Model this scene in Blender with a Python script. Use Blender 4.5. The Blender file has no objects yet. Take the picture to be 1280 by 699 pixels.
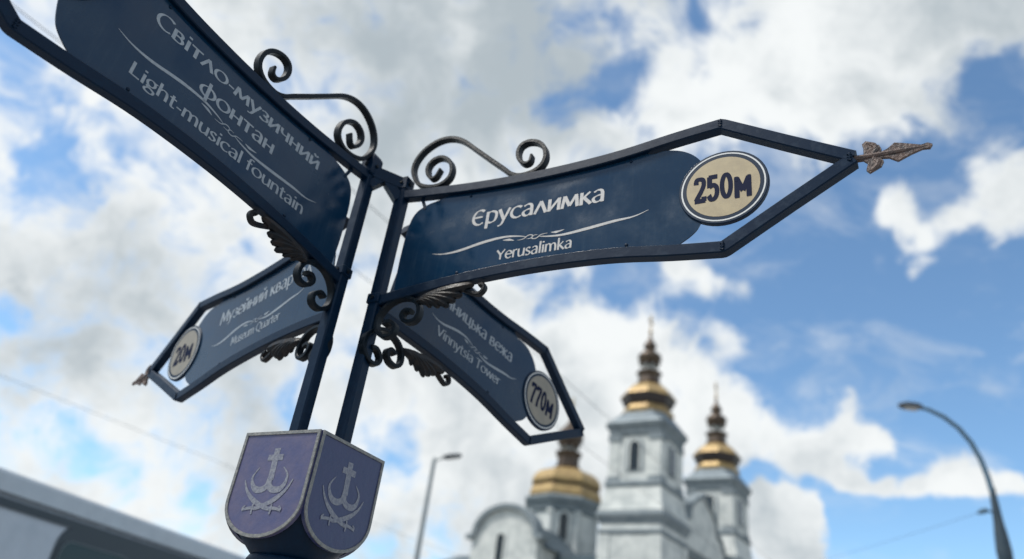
import bpy, bmesh, math, random
from mathutils import Vector, Matrix
random.seed(7)
R = math.radians
scene = bpy.context.scene
COL = scene.collection

# ------------------------------------------------------------------ camera
CAM_H = 1.6
PITCH, ROLL, FPX = R(29.55), R(8.25), 924.0
fw = Vector((0, math.cos(PITCH), math.sin(PITCH)))
r0 = Vector((1, 0, 0)); u0 = r0.cross(fw)
cr = math.cos(ROLL)*r0 + math.sin(ROLL)*u0
cu = -math.sin(ROLL)*r0 + math.cos(ROLL)*u0
cam_data = bpy.data.cameras.new('camera')
cam = bpy.data.objects.new('camera', cam_data); COL.objects.link(cam)
cam.matrix_world = Matrix(((cr.x, cu.x, -fw.x, 0), (cr.y, cu.y, -fw.y, 0), (cr.z, cu.z, -fw.z, CAM_H), (0, 0, 0, 1)))
cam_data.sensor_fit = 'HORIZONTAL'; cam_data.sensor_width = 36.0
cam_data.lens = 36.0*FPX/1280.0
cam_data.clip_start = 0.05; cam_data.clip_end = 6000
cam_data.dof.use_dof = True
cam_data.dof.focus_distance = 2.0
cam_data.dof.aperture_fstop = 1.4
scene.camera = cam

def direction(px, py):
    """direction of sight through a photo pixel (1280 x 699)"""
    return (fw + (px-640)/FPX*cr - (py-349.5)/FPX*cu).normalized()

# ------------------------------------------------------------------ sky and sun
SUN_AZ, SUN_EL = R(-100), R(57)          # azimuth from +Y towards +X
world = bpy.data.worlds.new('World'); scene.world = world; world.use_nodes = True
nt = world.node_tree; nt.nodes.clear(); NL = nt.links.new
def wn(t, **kw):
    n = nt.nodes.new(t)
    for k, v in kw.items(): setattr(n, k, v)
    return n
def wmath(op, a, b=None):
    n = wn('ShaderNodeMath', operation=op)
    for i, v in enumerate((a, b)):
        if v is None: continue
        if isinstance(v, (int, float)): n.inputs[i].default_value = v
        else: NL(v, n.inputs[i])
    return n.outputs[0]
def wrange(v, a, b, c, d, interp='SMOOTHSTEP'):
    n = wn('ShaderNodeMapRange', interpolation_type=interp)
    NL(v, n.inputs[0])
    for i, q in enumerate((a, b, c, d)): n.inputs[i+1].default_value = q
    return n.outputs[0]
def wnoise(vec, scale, detail, rough, dist=0.0, out='Fac'):
    n = wn('ShaderNodeTexNoise'); NL(vec, n.inputs['Vector'])
    n.inputs['Scale'].default_value = scale; n.inputs['Detail'].default_value = detail
    n.inputs['Roughness'].default_value = rough; n.inputs['Distortion'].default_value = dist
    return n.outputs[out]
sky = wn('ShaderNodeTexSky', sky_type='NISHITA', sun_disc=False)
sky.sun_elevation = SUN_EL; sky.sun_rotation = SUN_AZ
sky.altitude = 1200; sky.air_density = 1.0; sky.dust_density = 1.1; sky.ozone_density = 1.6
tc = wn('ShaderNodeTexCoord')
D0 = tc.outputs['Generated']
# billowing edges: the sight direction is bent by noise before the cloud masses are placed
wv = wn('ShaderNodeVectorMath', operation='SUBTRACT'); NL(wnoise(D0, 9.0, 5, .62, 0, 'Color'), wv.inputs[0]); wv.inputs[1].default_value = (.5, .5, .5)
ws = wn('ShaderNodeVectorMath', operation='SCALE'); NL(wv.outputs[0], ws.inputs[0]); ws.inputs['Scale'].default_value = .125
wa = wn('ShaderNodeVectorMath', operation='ADD'); NL(D0, wa.inputs[0]); NL(ws.outputs[0], wa.inputs[1])
DW = wa.outputs[0]
ws2 = wn('ShaderNodeVectorMath', operation='SCALE'); NL(wv.outputs[0], ws2.inputs[0]); ws2.inputs['Scale'].default_value = .045
wa2 = wn('ShaderNodeVectorMath', operation='ADD'); NL(D0, wa2.inputs[0]); NL(ws2.outputs[0], wa2.inputs[1])
DS = wa2.outputs[0]
def blob_sum(blobs, vec):
    acc = None
    for (px, py, rp, w) in blobs:
        n = wn('ShaderNodeVectorMath', operation='DISTANCE'); NL(DS if rp < 30 else vec, n.inputs[0]); n.inputs[1].default_value = direction(px, py)
        v = wrange(n.outputs['Value'], 0.0, 1.7*rp/FPX, w, 0.0)
        acc = v if acc is None else wmath('ADD', acc, v)
    return acc
CLOUD = [(1150,420,190,-1.3),(1010,390,80,-.9),(1255,420,140,-.9),(1050,270,90,-.9),(960,270,80,-.8),(1225,170,60,-.6),
 (1180,520,50,-.6),(1090,455,60,-.9),(1240,520,50,-.5),(1180,670,80,-1.2),(1085,650,40,-1.0),(860,290,70,-.8),(935,602,16,-1.6),(968,600,14,-1.6),(1003,606,14,-1.8),(1037,628,18,-1.8),(1048,665,22,-1.8),(1040,695,20,-1.2),(1090,590,14,-.8),
 (765,98,30,-1.0),(712,135,30,-.95),(800,75,28,-.6),(875,55,32,-.7),(945,30,28,-.6),(760,355,60,-.9),(680,365,40,-.7),(850,395,36,-.6),(1265,105,40,-.6),(1190,100,30,-.4),
 (60,195,42,-.9),(20,60,24,-.8),(105,235,28,-.6),(12,395,22,-.8),(110,575,24,-.7),(160,600,18,-.6),(248,617,16,-.6),(512,550,24,-.9),(490,690,30,-.9),(165,330,16,-.4),
 (1275,500,18,1.2),(1000,125,110,1.0),(870,120,70,.7),(1090,70,90,.6),(1225,35,70,.6),(1108,255,24,1.6),(1122,285,30,1.1),(1140,305,24,1.2),(1142,338,22,1.4),(1170,298,20,.9),(1250,248,42,2.0),(1190,275,18,1.2),
 (850,340,24,1.5),(890,350,20,1.3),(932,360,22,1.0),(900,405,16,.8),(922,430,20,1.0),(985,652,40,2.2),(1178,582,28,2.0),(1215,590,24,1.4),
 (1050,606,14,2.0),(1080,608,14,2.0),(1112,609,14,2.0),(1145,609,14,2.0),(1180,609,14,2.0),(1215,608,14,2.0),(1250,607,14,2.0),(1280,606,14,2.0),
 (800,470,100,.9),(905,520,60,.9),(990,550,46,1.4),(1060,550,34,1.6),(1105,548,22,1.7),(1060,500,18,1.0),(690,480,120,.7),(590,570,150,.5),(300,380,300,.35),(500,80,220,.5)]
GREY = [(560,50,190,.62),(700,50,90,.35),(430,150,130,.4),(90,300,80,.35),(60,480,90,.45),(240,430,90,.4),(330,500,90,.4),(620,585,80,.5),(850,480,60,.3),
 (1000,570,60,.25),(1230,20,110,.4),(640,420,80,.2),(250,100,140,-.3),(30,140,90,-.4),(790,420,60,-.5),(100,530,40,-.4)]
fine = wnoise(D0, 13.0, 12, .64, .45)
broad = wnoise(D0, 3.2, 4, .5)
dens = wmath('ADD', blob_sum(CLOUD, DW), .30)
dens = wmath('ADD', dens, wmath('MULTIPLY', wmath('SUBTRACT', fine, .5), 4.2))
dens = wmath('ADD', dens, wmath('MULTIPLY', wmath('SUBTRACT', broad, .5), .7))
mask = wrange(dens, -.42, .80, 0, 1)
vm = wn('ShaderNodeMapping'); NL(DS, vm.inputs['Vector']); vm.inputs['Rotation'].default_value = (.3, .5, .4); vm.inputs['Scale'].default_value = (1.0, 2.6, 3.2)
veil = wrange(wnoise(vm.outputs[0], 5.0, 9, .62, .6), .46, .82, 0, .48)
mask = wmath('SUBTRACT', 1.0, wmath('MULTIPLY', wmath('SUBTRACT', 1.0, mask), wmath('SUBTRACT', 1.0, veil)))
thick = wmath('ADD', blob_sum(GREY, DW), wmath('MULTIPLY', wmath('SUBTRACT', wnoise(DW, 6.5, 6, .55, .2), .5), 2.6))
thick = wmath('ADD', thick, wmath('MULTIPLY', wmath('SUBTRACT', fine, .5), 1.5))
shade = wrange(thick, -.35, 1.15, 0, 1)
ccol = wn('ShaderNodeMix', data_type='RGBA'); NL(shade, ccol.inputs['Factor'])
ccol.inputs['A'].default_value = (.93, .96, .965, 1); ccol.inputs['B'].default_value = (.45, .515, .56, 1)
SKY_STRENGTH = .100
tint = wn('ShaderNodeMix', data_type='RGBA', blend_type='MULTIPLY'); tint.inputs['Factor'].default_value = 1.0
NL(sky.outputs[0], tint.inputs['A']); tint.inputs['B'].default_value = (.86, 1.02, 1.02, 1)
skyb = wn('ShaderNodeBackground'); NL(tint.outputs['Result'], skyb.inputs[0]); skyb.inputs[1].default_value = SKY_STRENGTH
cldb = wn('ShaderNodeBackground'); NL(ccol.outputs['Result'], cldb.inputs[0]); cldb.inputs[1].default_value = .5
mixb = wn('ShaderNodeMixShader'); NL(mask, mixb.inputs[0]); NL(skyb.outputs[0], mixb.inputs[1]); NL(cldb.outputs[0], mixb.inputs[2])
wo = wn('ShaderNodeOutputWorld'); NL(mixb.outputs[0], wo.inputs[0])

sl = bpy.data.lights.new('sun', 'SUN'); sl.energy = 2.0; sl.angle = R(12); sl.color = (1.0, .95, .87)
sun = bpy.data.objects.new('sun', sl); COL.objects.link(sun)
sd = Vector((math.sin(SUN_AZ)*math.cos(SUN_EL), math.cos(SUN_AZ)*math.cos(SUN_EL), math.sin(SUN_EL)))
sun.rotation_euler = sd.to_track_quat('Z', 'Y').to_euler(); sun.location = (-20, 5, 40)
vs = scene.view_settings
vs.view_transform = 'Standard'; vs.look = 'None'; vs.exposure = 1.0; vs.gamma = 1.0; vs.use_curve_mapping = False

# ------------------------------------------------------------------ materials
MATS = {}
def material(name, col, rough=.5, metal=0.0, col2=None, nscale=20.0, bump=0.0, bscale=60.0, spec=.5, lo=.4, hi=.65, rvar=0.0, coat=0.0, detail=6):
    m = bpy.data.materials.new(name); m.use_nodes = True; t = m.node_tree; b = t.nodes['Principled BSDF']; ln = t.links.new
    b.inputs['Roughness'].default_value = rough; b.inputs['Metallic'].default_value = metal
    b.inputs['Specular IOR Level'].default_value = spec; b.inputs['Coat Weight'].default_value = coat
    b.inputs['Base Color'].default_value = (*col, 1)
    c = t.nodes.new('ShaderNodeTexCoord')
    if col2 or rvar:
        n = t.nodes.new('ShaderNodeTexNoise'); n.inputs['Scale'].default_value = nscale; n.inputs['Detail'].default_value = detail; n.inputs['Roughness'].default_value = .62
        ln(c.outputs['Object'], n.inputs['Vector'])
        mr = t.nodes.new('ShaderNodeMapRange'); mr.inputs[1].default_value = lo; mr.inputs[2].default_value = hi; ln(n.outputs['Fac'], mr.inputs[0])
        if col2:
            x = t.nodes.new('ShaderNodeMix'); x.data_type = 'RGBA'; x.inputs['A'].default_value = (*col, 1); x.inputs['B'].default_value = (*col2, 1)
            ln(mr.outputs[0], x.inputs['Factor']); ln(x.outputs['Result'], b.inputs['Base Color'])
        if rvar:
            q = t.nodes.new('ShaderNodeMapRange'); q.inputs[3].default_value = max(0, rough-rvar); q.inputs[4].default_value = min(1, rough+rvar)
            ln(mr.outputs[0], q.inputs[0]); ln(q.outputs[0], b.inputs['Roughness'])
    if bump:
        n2 = t.nodes.new('ShaderNodeTexNoise'); n2.inputs['Scale'].default_value = bscale; n2.inputs['Detail'].default_value = 5
        ln(c.outputs['Object'], n2.inputs['Vector'])
        bp = t.nodes.new('ShaderNodeBump'); bp.inputs['Strength'].default_value = bump; bp.inputs['Distance'].default_value = .01
        ln(n2.outputs['Fac'], bp.inputs['Height']); ln(bp.outputs[0], b.inputs['Normal'])
    MATS[name] = m
    return m
material('painted_iron', (.0004, .0115, .033), .48, 0, (.0015, .018, .045), 38, .03, 60, .16, .5, .72, .10)
material('wrought_iron', (.002, .007, .013), .5, 0, (.010, .011, .013), 55, .10, 120, .15, .52, .75, .1)
material('leaf_iron', (.006, .009, .013), .5, 0, (.028, .021, .019), 45, .2, 130, .2, .45, .7, .1)
material('rusty_finial', (.10, .062, .050), .55, 0, (.035, .030, .032), 70, .5, 150, .5, .42, .68)
material('sign_panel', (.0028, .0245, .062), .16, 0, (.004, .029, .068), 7, .03, 14, .34, .42, .68, .07)
def weather_panel(m):
    t = m.node_tree; b = t.nodes['Principled BSDF']; ln = t.links.new
    src = b.inputs['Base Color'].links[0].from_socket; rs = b.inputs['Roughness'].links[0].from_socket
    c = t.nodes.new('ShaderNodeTexCoord')
    def tex(scale, vec_scale, lo, hi, detail=6):
        mp = t.nodes.new('ShaderNodeMapping'); mp.inputs['Scale'].default_value = vec_scale; ln(c.outputs['Object'], mp.inputs['Vector'])
        n = t.nodes.new('ShaderNodeTexNoise'); n.inputs['Scale'].default_value = scale; n.inputs['Detail'].default_value = detail; n.inputs['Roughness'].default_value = .68; ln(mp.outputs[0], n.inputs['Vector'])
        q = t.nodes.new('ShaderNodeMapRange'); q.interpolation_type = 'SMOOTHSTEP'; q.inputs[1].default_value = lo; q.inputs[2].default_value = hi; ln(n.outputs['Fac'], q.inputs[0]); return q.outputs[0]
    streak = tex(9, (5, 1, .45), .50, .78); dust = tex(5, (1, 1, 1), .42, .75, 8); scr = tex(30, (1, 1, 9), .66, .74, 3)
    def add(a, fac, col, k):
        mm = t.nodes.new('ShaderNodeMath'); mm.operation = 'MULTIPLY'; ln(fac, mm.inputs[0]); mm.inputs[1].default_value = k
        x = t.nodes.new('ShaderNodeMix'); x.data_type = 'RGBA'; ln(mm.outputs[0], x.inputs['Factor']); ln(a, x.inputs['A']); x.inputs['B'].default_value = (*col, 1); return x.outputs['Result']
    o = add(src, streak, (.040, .070, .105), .30); o = add(o, dust, (.032, .058, .090), .26); o = add(o, scr, (.10, .12, .14), .18)
    ln(o, b.inputs['Base Color'])
    mm = t.nodes.new('ShaderNodeMath'); mm.operation = 'MULTIPLY_ADD'; ln(dust, mm.inputs[0]); mm.inputs[1].default_value = .16; ln(rs, mm.inputs[2]); ln(mm.outputs[0], b.inputs['Roughness'])
weather_panel(MATS['sign_panel'])
material('print_silver', (.46, .45, .44), .45, 0, (.33, .34, .36), 90, 0, 1, .5, .4, .7)
material('print_grey', (.30, .34, .38), .45, 0, (.22, .26, .31), 90, 0, 1, .5, .4, .7)
material('disc_rim', (.003, .018, .045), .5, spec=.2)
material('disc_ring', (.62, .63, .62), .4)
material('disc_face', (.42, .345, .215), .42, 0, (.36, .295, .19), 25, 0, 1, .4)
material('disc_face_shaded', (.265, .24, .195), .42, 0, (.22, .205, .17), 25, 0, 1, .4)  # duller copy of disc_face: the shade on the rear discs is in the colour
material('disc_figures', (.004, .009, .035), .7, spec=.12)
material('shield_lit', (.062, .066, .155), .40, 0, (.100, .090, .160), 22, .12, 60, .5, .35, .7, .08)  # lighter copy of shield_paint: stronger light on the left face put into colour
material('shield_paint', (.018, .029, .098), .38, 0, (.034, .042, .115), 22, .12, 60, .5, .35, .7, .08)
material('shield_border', (.135, .145, .15), .55, 0, (.25, .245, .235), 75, .25, 160, .4, .38, .68)
material('emblem_paint', (.21, .22, .255), .5, 0, (.11, .12, .18), 130, .2, 150, .4, .42, .70)
material('stucco', (.64, .66, .64), .85, 0, (.40, .43, .43), .9, .2, 6, .2, .38, .7)
material('stucco_trim', (.24, .275, .295), .8, 0, (.17, .205, .23), 1.5, .2, 6, .2)
material('roof_zinc', (.115, .15, .175), .5, .3, (.08, .11, .135), 1.2, .1, 6)
material('gold_leaf', (.42, .30, .13), .45, .35, (.25, .165, .08), 2.2, .15, 5, .5, .4, .7)
material('dark_bronze', (.105, .075, .05), .42, .5, (.06, .045, .04), 3.0, .1, 8)
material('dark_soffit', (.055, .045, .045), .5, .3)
material('dark_window', (.008, .014, .018), .15)
material('lamp_steel', (.30, .33, .34), .5, .2, (.24, .27, .28), 4)
material('lamp_dark', (.015, .035, .055), .45, .1, (.03, .05, .065), 6)
material('lamp_blue', (.075, .14, .20), .5, .1)
material('lamp_head', (.045, .055, .065), .45)
material('lamp_glass', (.5, .5, .48), .2)
material('bus_paint', (.38, .43, .49), .3, 0, (.32, .37, .43), 3, .02, 8, .5, .4, .7, .05, .2)
material('bus_trim', (.02, .035, .05), .5)
material('bus_glass', (.006, .022, .032), .10, 0, None, 1, 0, 1, .3)
material('bus_seal', (.09, .12, .14), .5)
material('rubber', (.02, .02, .02), .8)
material('chrome', (.5, .5, .5), .25, 1)
material('tail_light', (.45, .03, .02), .25)
material('head_light', (.7, .7, .7), .1)
material('wire', (.02, .022, .025), .6)
material('pavement', (.26, .25, .24), .9, 0, (.20, .195, .19), 1.5, .4, 9)
material('asphalt', (.055, .055, .057), .9, 0, (.042, .042, .044), 2, .5, 30)
material('kerb', (.30, .29, .28), .85, 0, (.24, .23, .22), 3, .3, 12)
material('lane_paint', (.75, .75, .73), .7)
material('ground', (.11, .12, .07), .95, 0, (.16, .14, .10), .08, .3, 2)

# ------------------------------------------------------------------ helpers
def link(o, parent=None):
    COL.objects.link(o)
    if parent is not None: o.parent = parent
    return o
def mesh_obj(name, verts, faces, mat, parent=None, smooth=False, mats=None):
    me = bpy.data.meshes.new(name); me.from_pydata([tuple(v) for v in verts], [], faces)
    bm = bmesh.new(); bm.from_mesh(me); bmesh.ops.recalc_face_normals(bm, faces=bm.faces); bm.to_mesh(me); bm.free()
    me.materials.append(MATS[mat])
    if smooth:
        for p in me.polygons: p.use_smooth = True
        try: me.set_sharp_from_angle(angle=R(38))
        except Exception: pass
    me.update()
    return link(bpy.data.objects.new(name, me), parent)
def thing(name, label, cat, loc=(0, 0, 0), rz=0.0, group=None):
    o = bpy.data.objects.new(name, None); o.empty_display_size = .1; COL.objects.link(o)
    o.location = loc; o.rotation_euler = (0, 0, rz)
    tag(o, label, cat, group); return o
def tag(o, label, cat, group=None):
    o['label'] = label; o['category'] = cat
    if group: o['group'] = group
    return o
def structure(o): o['kind'] = 'structure'; return o

class MB:
    def __init__(s): s.v = []; s.f = []
    def add(s, v, f):
        n = len(s.v); s.v += [Vector(p) for p in v]; s.f += [tuple(i+n for i in q) for q in f]; return s
    def box(s, x0, x1, y0, y1, z0, z1, bev=0.0):
        if bev <= 0:
            s.add([(x0,y0,z0),(x1,y0,z0),(x1,y1,z0),(x0,y1,z0),(x0,y0,z1),(x1,y0,z1),(x1,y1,z1),(x0,y1,z1)],
                  [(0,3,2,1),(4,5,6,7),(0,1,5,4),(1,2,6,5),(2,3,7,6),(3,0,4,7)])
        else:
            b = bev
            def ring(z, i):
                return [(x0+b+i if False else x0+i+b, y0+i, z), (x1-i-b, y0+i, z), (x1-i, y0+i+b, z), (x1-i, y1-i-b, z), (x1-i-b, y1-i, z), (x0+i+b, y1-i, z), (x0+i, y1-i-b, z), (x0+i, y0+i+b, z)]
            s.loft([ring(z0, b), ring(z0+b, 0), ring(z1-b, 0), ring(z1, b)])
        return s
    def loft(s, rings, cap=True, closed=True):
        n = len(rings[0]); v = [p for r in rings for p in r]; f = []
        for i in range(len(rings)-1):
            for j in range(n if closed else n-1):
                k = (j+1) % n
                f.append((i*n+j, i*n+k, (i+1)*n+k, (i+1)*n+j))
        if cap and closed: f.append(tuple(reversed(range(n)))); f.append(tuple((len(rings)-1)*n+j for j in range(n)))
        return s.add(v, f)
    def lathe(s, prof, n=24, cx=0, cy=0, rot=0.0, cap=True):
        return s.loft([[(cx+r*math.cos(rot+2*math.pi*k/n), cy+r*math.sin(rot+2*math.pi*k/n), z) for k in range(n)] for r, z in prof], cap)
    def tube(s, pts, rad, n=8, cap=True):
        pts = [Vector(p) for p in pts]; rings = []
        prev = None
        for i, p in enumerate(pts):
            t = (pts[min(i+1, len(pts)-1)] - pts[max(i-1, 0)]).normalized()
            a = prev if prev is not None else (Vector((0, 0, 1)) if abs(t.z) < .9 else Vector((1, 0, 0)))
            a = (a - t*a.dot(t)).normalized(); prev = a; b = t.cross(a)
            r = rad[i] if isinstance(rad, (list, tuple)) else rad
            rings.append([p + r*(math.cos(2*math.pi*k/n)*a + math.sin(2*math.pi*k/n)*b) for k in range(n)])
        return s.loft(rings, cap)
    def sweep(s, path, w, h, cap=True, bev=0.0, taper=None):
        """rectangular bar along a path (u, v) of the local XZ plane: w in the plane, h across it (local Y)"""
        P = [Vector((p[0], p[1])) for p in path]; rings = []
        for i, p in enumerate(P):
            a = (p-P[i-1]).normalized() if i else (P[1]-P[0]).normalized()
            b = (P[i+1]-p).normalized() if i < len(P)-1 else a
            t = (a+b).normalized(); nrm = Vector((-t.y, t.x)); k = 1/max(.5, nrm.dot(Vector((-a.y, a.x))))
            wi = w*(taper[i] if taper else 1)
            hw = wi/2*k; hh = h/2
            if bev:
                e = bev
                sec = [(-hw+e,-hh),(hw-e,-hh),(hw,-hh+e),(hw,hh-e),(hw-e,hh),(-hw+e,hh),(-hw,hh-e),(-hw,-hh+e)]
            else: sec = [(-hw,-hh),(hw,-hh),(hw,hh),(-hw,hh)]
            rings.append([(p.x+nrm.x*q, yy, p.y+nrm.y*q) for q, yy in sec])
        return s.loft(rings, cap)
    def prism(s, outline, y0, y1):
        n = len(outline); v = [(u, y0, w) for u, w in outline] + [(u, y1, w) for u, w in outline]
        f = [tuple(range(n)), tuple(reversed(range(n, 2*n)))] + [(i, (i+1) % n, n+(i+1) % n, n+i) for i in range(n)]
        return s.add(v, f)
    def build(s, name, mat, parent=None, smooth=False): return mesh_obj(name, s.v, s.f, mat, parent, smooth)

def smooth_path(pts, sub=5, closed=False):
    P = [Vector((p[0], p[1])) for p in pts]; out = []; n = len(P)
    for i in range(n if closed else n-1):
        g = (lambda k: P[k % n]) if closed else (lambda k: P[max(0, min(n-1, k))])
        a, b, c, d = g(i-1), g(i), g(i+1), g(i+2)
        for j in range(sub):
            t = j/sub
            out.append(.5*((2*b)+(c-a)*t+(2*a-5*b+4*c-d)*t*t+(3*b-a-3*c+d)*t**3))
    if not closed: out.append(P[-1])
    return out

# ------------------------------------------------------------------ lettering drawn with a broad pen
def arc(cx, cy, rx, ry, a0, a1, n=14):
    return [(cx+rx*math.cos(R(a0+(a1-a0)*k/n)), cy+ry*math.sin(R(a0+(a1-a0)*k/n))) for k in range(n+1)]
def S(*p): return smooth_path(p, 4)
def Lp(*p): return [Vector(q) for q in p]
RING = lambda cx, cy, rx, ry: arc(cx, cy, rx, ry, 90, 450, 26)
GL = {
 'о': (1.04, [RING(.52,.5,.42,.47)]), 'а': (.86, [S((.14,.84),(.36,.98),(.6,.92),(.68,.68)), Lp((.68,.72),(.68,0)), S((.68,.56),(.4,.54),(.15,.4),(.13,.18),(.3,.03),(.52,.08),(.68,.26))]),
 'в': (.84, [Lp((.15,0),(.15,1)), S((.15,.96),(.48,.97),(.62,.77),(.5,.55),(.15,.53)), S((.15,.53),(.55,.53),(.72,.28),(.56,.04),(.15,.04))]),
 'і': (.36, [Lp((.18,0),(.18,1)), Lp((.18,1.26),(.18,1.44))]), 'т': (.82, [Lp((.41,0),(.41,1)), Lp((.02,.95),(.8,.95))]),
 'л': (.88, [Lp((.06,0),(.44,1)), Lp((.42,1),(.82,0))]), '-': (.52, [Lp((.06,.42),(.46,.42))]), '.': (.3, [Lp((.1,.05),(.2,.05))]), ' ': (.45, []),
 'м': (1.16, [Lp((.07,0),(.2,1)), Lp((.2,.98),(.56,.14)), Lp((.56,.14),(.95,.98)), Lp((.95,1),(1.07,0))]),
 'у': (.84, [Lp((.05,1),(.43,.08)), S((.79,1),(.45,.1),(.28,-.32),(.05,-.4))]),
 'з': (.74, [S((.08,.86),(.3,.97),(.55,.88),(.53,.65),(.28,.53)), S((.28,.53),(.6,.45),(.63,.15),(.35,.02),(.06,.12))]),
 'и': (.94, [Lp((.15,0),(.15,1)), Lp((.78,0),(.78,1)), Lp((.17,.05),(.76,.95))]),
 'й': (.94, [Lp((.15,0),(.15,1)), Lp((.78,0),(.78,1)), Lp((.17,.05),(.76,.95)), S((.28,1.4),(.46,1.22),(.66,1.4))]),
 'ч': (.86, [S((.14,1),(.14,.66),(.3,.45),(.7,.52)), Lp((.7,0),(.7,1))]), 'н': (.92, [Lp((.15,0),(.15,1)), Lp((.76,0),(.76,1)), Lp((.15,.5),(.76,.5))]),
 'ф': (1.2, [Lp((.6,-.42),(.6,1.42)), RING(.6,.5,.49,.47)]), 'С': (1.04, [arc(.64,.7,.55,.68,52,308,20)]),
 'Є': (1.0, [arc(.56,.64,.46,.62,50,310,20), Lp((.12,.66),(.78,.66))]),
 'р': (.94, [Lp((.15,-.42),(.15,1)), S((.15,.84),(.42,.98),(.74,.84),(.8,.5),(.7,.14),(.4,.02),(.15,.14))]),
 'с': (.82, [arc(.5,.5,.41,.47,48,312,16)]), 'к': (.8, [Lp((.15,0),(.15,1)), Lp((.18,.48),(.68,.98)), Lp((.3,.58),(.76,0))]),
 'М': (1.36, [Lp((.1,0),(.24,1.4)), Lp((.24,1.38),(.68,.25)), Lp((.68,.25),(1.12,1.38)), Lp((1.12,1.4),(1.26,0))]),
 'е': (.88, [Lp((.1,.54),(.77,.54)), arc(.47,.5,.37,.47,5,318,18)]),
 'ц': (.96, [Lp((.15,0),(.15,1)), Lp((.74,0),(.74,1)), Lp((.15,.04),(.9,.04)), Lp((.88,.06),(.88,-.26))]),
 'ь': (.76, [Lp((.15,0),(.15,1)), S((.15,.56),(.5,.56),(.66,.3),(.5,.04),(.15,.04))]),
 'ж': (1.16, [Lp((.57,0),(.57,1)), Lp((.06,.98),(.54,.5)), Lp((.54,.5),(.03,0)), Lp((.6,.5),(1.08,.98)), Lp((.6,.5),(1.12,0))]),
 'В': (1.0, [Lp((.17,0),(.17,1.4)), S((.17,1.36),(.55,1.36),(.74,1.06),(.55,.75),(.17,.74)), S((.17,.74),(.65,.74),(.85,.38),(.65,.04),(.17,.04))]),
 'Y': (1.06, [Lp((.04,1.25),(.52,.6)), Lp((.52,.6),(1.0,1.25)), Lp((.52,.62),(.52,0))]), 'V': (1.1, [Lp((.05,1.4),(.55,.02)), Lp((.55,.02),(1.03,1.4))]),
 'T': (1.04, [Lp((.52,0),(.52,1.4)), Lp((.02,1.34),(1.02,1.34))]), 'L': (.86, [Lp((.17,0),(.17,1.4)), Lp((.17,.05),(.82,.05))]),
 'Q': (1.36, [RING(.66,.7,.56,.68), S((.7,.15),(.95,-.15),(1.3,-.25))]),
 'g': (.9, [RING(.42,.62,.3,.34), S((.3,.3),(.2,.14),(.5,.06),(.76,-.08),(.7,-.36),(.38,-.44),(.1,-.32),(.14,-.1),(.36,.05)), Lp((.62,.9),(.86,.95))]),
 'h': (.94, [Lp((.15,0),(.15,1.5)), S((.15,.72),(.4,.97),(.68,.9),(.76,.6)), Lp((.76,.64),(.76,0))]),
 'n': (.94, [Lp((.15,0),(.15,1)), S((.15,.72),(.4,.97),(.68,.9),(.76,.6)), Lp((.76,.64),(.76,0))]),
 'm': (1.44, [Lp((.15,0),(.15,1)), S((.15,.72),(.36,.97),(.6,.9),(.7,.6)), Lp((.7,.64),(.7,0)), S((.7,.72),(.92,.97),(1.16,.9),(1.26,.6)), Lp((1.26,.64),(1.26,0))]),
 'u': (.94, [Lp((.78,0),(.78,1)), S((.15,1),(.15,.4),(.26,.06),(.5,.04),(.78,.3))]),
 't': (.62, [S((.26,1.28),(.26,.3),(.34,.04),(.58,.06)), Lp((.02,.95),(.56,.95))]),
 'l': (.36, [Lp((.18,0),(.18,1.5))]), 'i': (.36, [Lp((.18,0),(.18,1)), Lp((.18,1.26),(.18,1.44))]),
 'f': (.6, [S((.26,0),(.26,1.1),(.36,1.44),(.64,1.42)), Lp((.02,.95),(.54,.95))]),
 'r': (.62, [Lp((.15,0),(.15,1)), S((.15,.7),(.34,.96),(.58,.94))]),
 's': (.7, [S((.58,.86),(.34,.98),(.14,.82),(.2,.6),(.48,.44),(.58,.22),(.36,.02),(.08,.12))]),
 'k': (.86, [Lp((.15,0),(.15,1.5)), Lp((.18,.48),(.68,.98)), Lp((.3,.58),(.8,0))]),
 'w': (1.3, [Lp((.04,1),(.34,.02)), Lp((.34,.02),(.65,.95)), Lp((.65,.95),(.96,.02)), Lp((.96,.02),(1.25,1))]),
 'v': (.86, [Lp((.04,1),(.43,.02)), Lp((.43,.02),(.8,1))]),
}
for a_, b_ in (('o','о'),('a','а'),('c','с'),('e','е'),('y','у'),('M','М')): GL[a_] = GL[b_]
DG = {  # heavy slab figures, 1.4 tall
 '2': (.86, [S((.16,1.0),(.2,1.22),(.42,1.27),(.64,1.18),(.66,.92),(.5,.62),(.26,.3),(.16,.13)), Lp((.06,.13),(.78,.13)), Lp((.68,.1),(.68,.34))]),
 '5': (.86, [Lp((.14,1.27),(.72,1.27)), Lp((.2,1.3),(.2,.72)), S((.2,.78),(.45,.84),(.66,.68),(.66,.34),(.5,.14),(.28,.13),(.14,.34))]),
 '0': (.9, [RING(.43,.7,.28,.57)]), '7': (.84, [Lp((.06,1.27),(.76,1.27)), Lp((.13,1.3),(.13,1.04)), S((.68,1.25),(.52,.8),(.38,.4),(.34,.0))]),
 'м': (1.2, [Lp((.2,0),(.2,1.0)), Lp((.2,.95),(.58,.3)), Lp((.58,.3),(.96,.95)), Lp((.96,0),(.96,1.0)), Lp((.06,.07),(.36,.07)), Lp((.8,.07),(1.12,.07)), Lp((.06,.93),(.28,.93)), Lp((.88,.93),(1.1,.93))]),
}
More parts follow.
